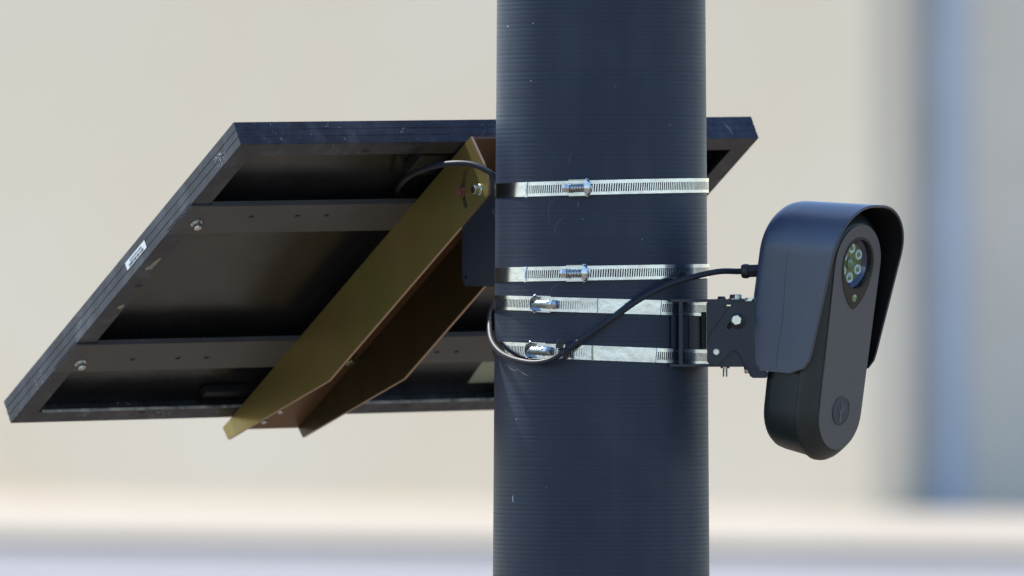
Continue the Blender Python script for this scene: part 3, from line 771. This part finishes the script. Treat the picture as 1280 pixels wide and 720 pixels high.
# block between tilt plate and hood back
a = at(937, 378, -0.06)
XQ = axes(XC @ Vector((-0.012, -0.060, -0.0850)), Rl, Up, Fv)
MB().bbox((-0.010, -0.019, -0.004), (0.052, 0.060, 0.014), 0.003, XQ).build('hood_plate', 'mount', arm)
poly([(934, 455), (952, 460), (961, 466), (958, 472.5), (941, 472.5)], YF - 0.006, YF + 0.030, 'lower_gusset', 'mount', arm)
XY = axes((0, 0, 0), Vector((1, 0, 0)), Z, Vector((0, -1, 0)))
def fbolt(px, py, y, r, h, name='bolt', m='zinc', wr=None):
    p = at(px, py, y); X = axes(p, Vector((1, 0, 0)), Z, Vector((0, -1, 0))); hexbolt(MB(), X, r, h, wr, 0.0012).build(name, m, arm)
fwash = at(922.5, 401.5, YF - 0.0034)
MB().lathe([(0.0073, 0), (0.0073, 0.0014), (0.0066, 0.0018)], 24, axes(fwash, Vector((1, 0, 0)), Z, Vector((0, -1, 0)))).build('washer', 'dark', arm, True)
fbolt(920.5, 400, YF - 0.0052, 0.0054, 0.0048, wr=0.0050)
fbolt(895.3, 440, YF - 0.0030, 0.0026, 0.0034, wr=0.0031)
def vbolt(px, py_base, y, r, h, m, up=True, wr=None):
    p = at(px, py_base, y); X = axes(p, Vector((1, 0, 0)), Vector((0, 1 if up else -1, 0)), Vector((0, 0, 1 if up else -1)))
    hexbolt(MB(), X, r, h, wr or r * 1.15, 0.0008).build('bolt', m, arm)
vbolt(902, 373.9, -0.06, 0.0038, 0.0018, 'mount'); vbolt(920.5, 373.9, -0.055, 0.0068, 0.0036, 'zinc'); vbolt(936, 376.3, -0.078, 0.0042, 0.0022, 'zinc')
p = at(906.5, 458.4, -0.055)
MB().lathe([(0.0045, 0), (0.0045, 0.0015), (0.0023, 0.0016), (0.0023, 0.0095)], 14, axes(p, Vector((1, 0, 0)), Vector((0, -1, 0)), Vector((0, 0, -1)))).build('bolt_end', 'zinc', arm, True)
vbolt(935, 458.5, -0.06, 0.0036, 0.0055, 'zinc_dull', False)

# ------------------------------------------------------------------ cables
gland = at(946, 338.5, -0.062)
gd = Vector((-0.97, 0.10, -0.03)).normalized()
def tdir(o, d):
    q = d.to_track_quat('Z', 'Y').to_matrix(); return Matrix.Translation(o) @ q.to_4x4()
XG = tdir(gland, gd)
gn = MB().lathe([(0.0068, -0.006), (0.0068, 0.0072), (0.0072, 0.0074), (0.0072, 0.0080)], 6, XG)
gn.lathe([(0.0066, 0.0081), (0.0069, 0.0086), (0.0069, 0.0120), (0.0062, 0.0140), (0.0050, 0.0148)], 28, XG)
gl_ = gn.build('cable_gland', 'plastic', dev, True)
cr = 0.0028
def on_pole(px, py, r): 
    dx = (px - 640) / 1310 * ((DIST - 0.08) / DIST) - PX; y = -sqrt(max(0, r * r - dx * dx)); return at(px, py, y)
path = [at(515, 262, 0.225), at(500, 248, 0.205), at(497, 236, 0.175), at(512, 220, 0.135), at(535, 210, 0.100), at(562, 204.5, 0.080), at(588, 205, 0.070), at(606, 212, 0.064), at(620, 223, 0.062), at(634, 250, 0.072),
        at(636, 300, 0.078), at(632, 345, 0.068), at(621, 372, 0.040), at(613.5, 392, 0.010), at(612, 410, -0.012), at(615, 427, -0.034), at(626, 441, -0.058), at(644, 449.5, -0.0805), at(667, 453.5, -0.0975),
        at(688, 450, -0.1060), at(704, 440, -0.1095), at(735, 419, -0.1095), at(768, 396, -0.1075), at(800, 374, -0.103), at(832, 357, -0.096), at(865, 346.5, -0.085), at(898, 339.5, -0.072),
        gland + gd * 0.018, gland + gd * 0.010]
cab = thing('cable', 'black rubber cable running from the solar panel round the pole to the camera', 'cable', tuple(path[20]))
MB().tube(spline(path, 10), cr, 16).build('cable_run', 'rubber', cab, True)
# cable tie round cable and clamp
ct = thing('cable_tie', 'small black cable tie holding the cable to the lowest hose clamp', 'cable tie', tuple(at(703, 438, -0.109)))
c0 = at(704, 440.5, -0.1085); tdv = (path[21] - path[19]).normalized()
XT = tdir(c0, tdv)
v = []; f = []; n = 28
for (r, z) in ((0.0040, -0.0022), (0.0049, -0.0022), (0.0049, 0.0022), (0.0040, 0.0022)):
    for i in range(n): v.append((r * cos(2 * pi * i / n), r * sin(2 * pi * i / n), z))
for j in range(4):
    for i in range(n): f.append((j * n + i, j * n + (i + 1) % n, ((j + 1) % 4) * n + (i + 1) % n, ((j + 1) % 4) * n + i))
link('tie_loop', v, f, 'plastic', ct, True, XT)
hd = at(700.0, 430.5, -0.1105)
XH = axes(hd, Vector((0.97, 0.0, -0.24)).normalized(), Vector((0.24, 0, 0.97)).normalized(), Vector((0, -1, 0)))
MB().bbox((0, 0, 0), (0.0074, 0.0078, 0.0066), 0.0009, XH).build('tie_head', 'plastic', ct)
MB().tube([hd + Vector((0.001, 0, -0.002)), hd + Vector((0.004, -0.001, -0.008)), hd + Vector((0.0065, 0.001, -0.013))], 0.0018, 8).build('tie_tail', 'plastic', ct, True)
MB().tube([hd + Vector((0, -0.001, 0.002)), hd + Vector((-0.0003, -0.0042, 0.0016))], 0.0013, 10).build('tie_end', 'rubber', ct, True)
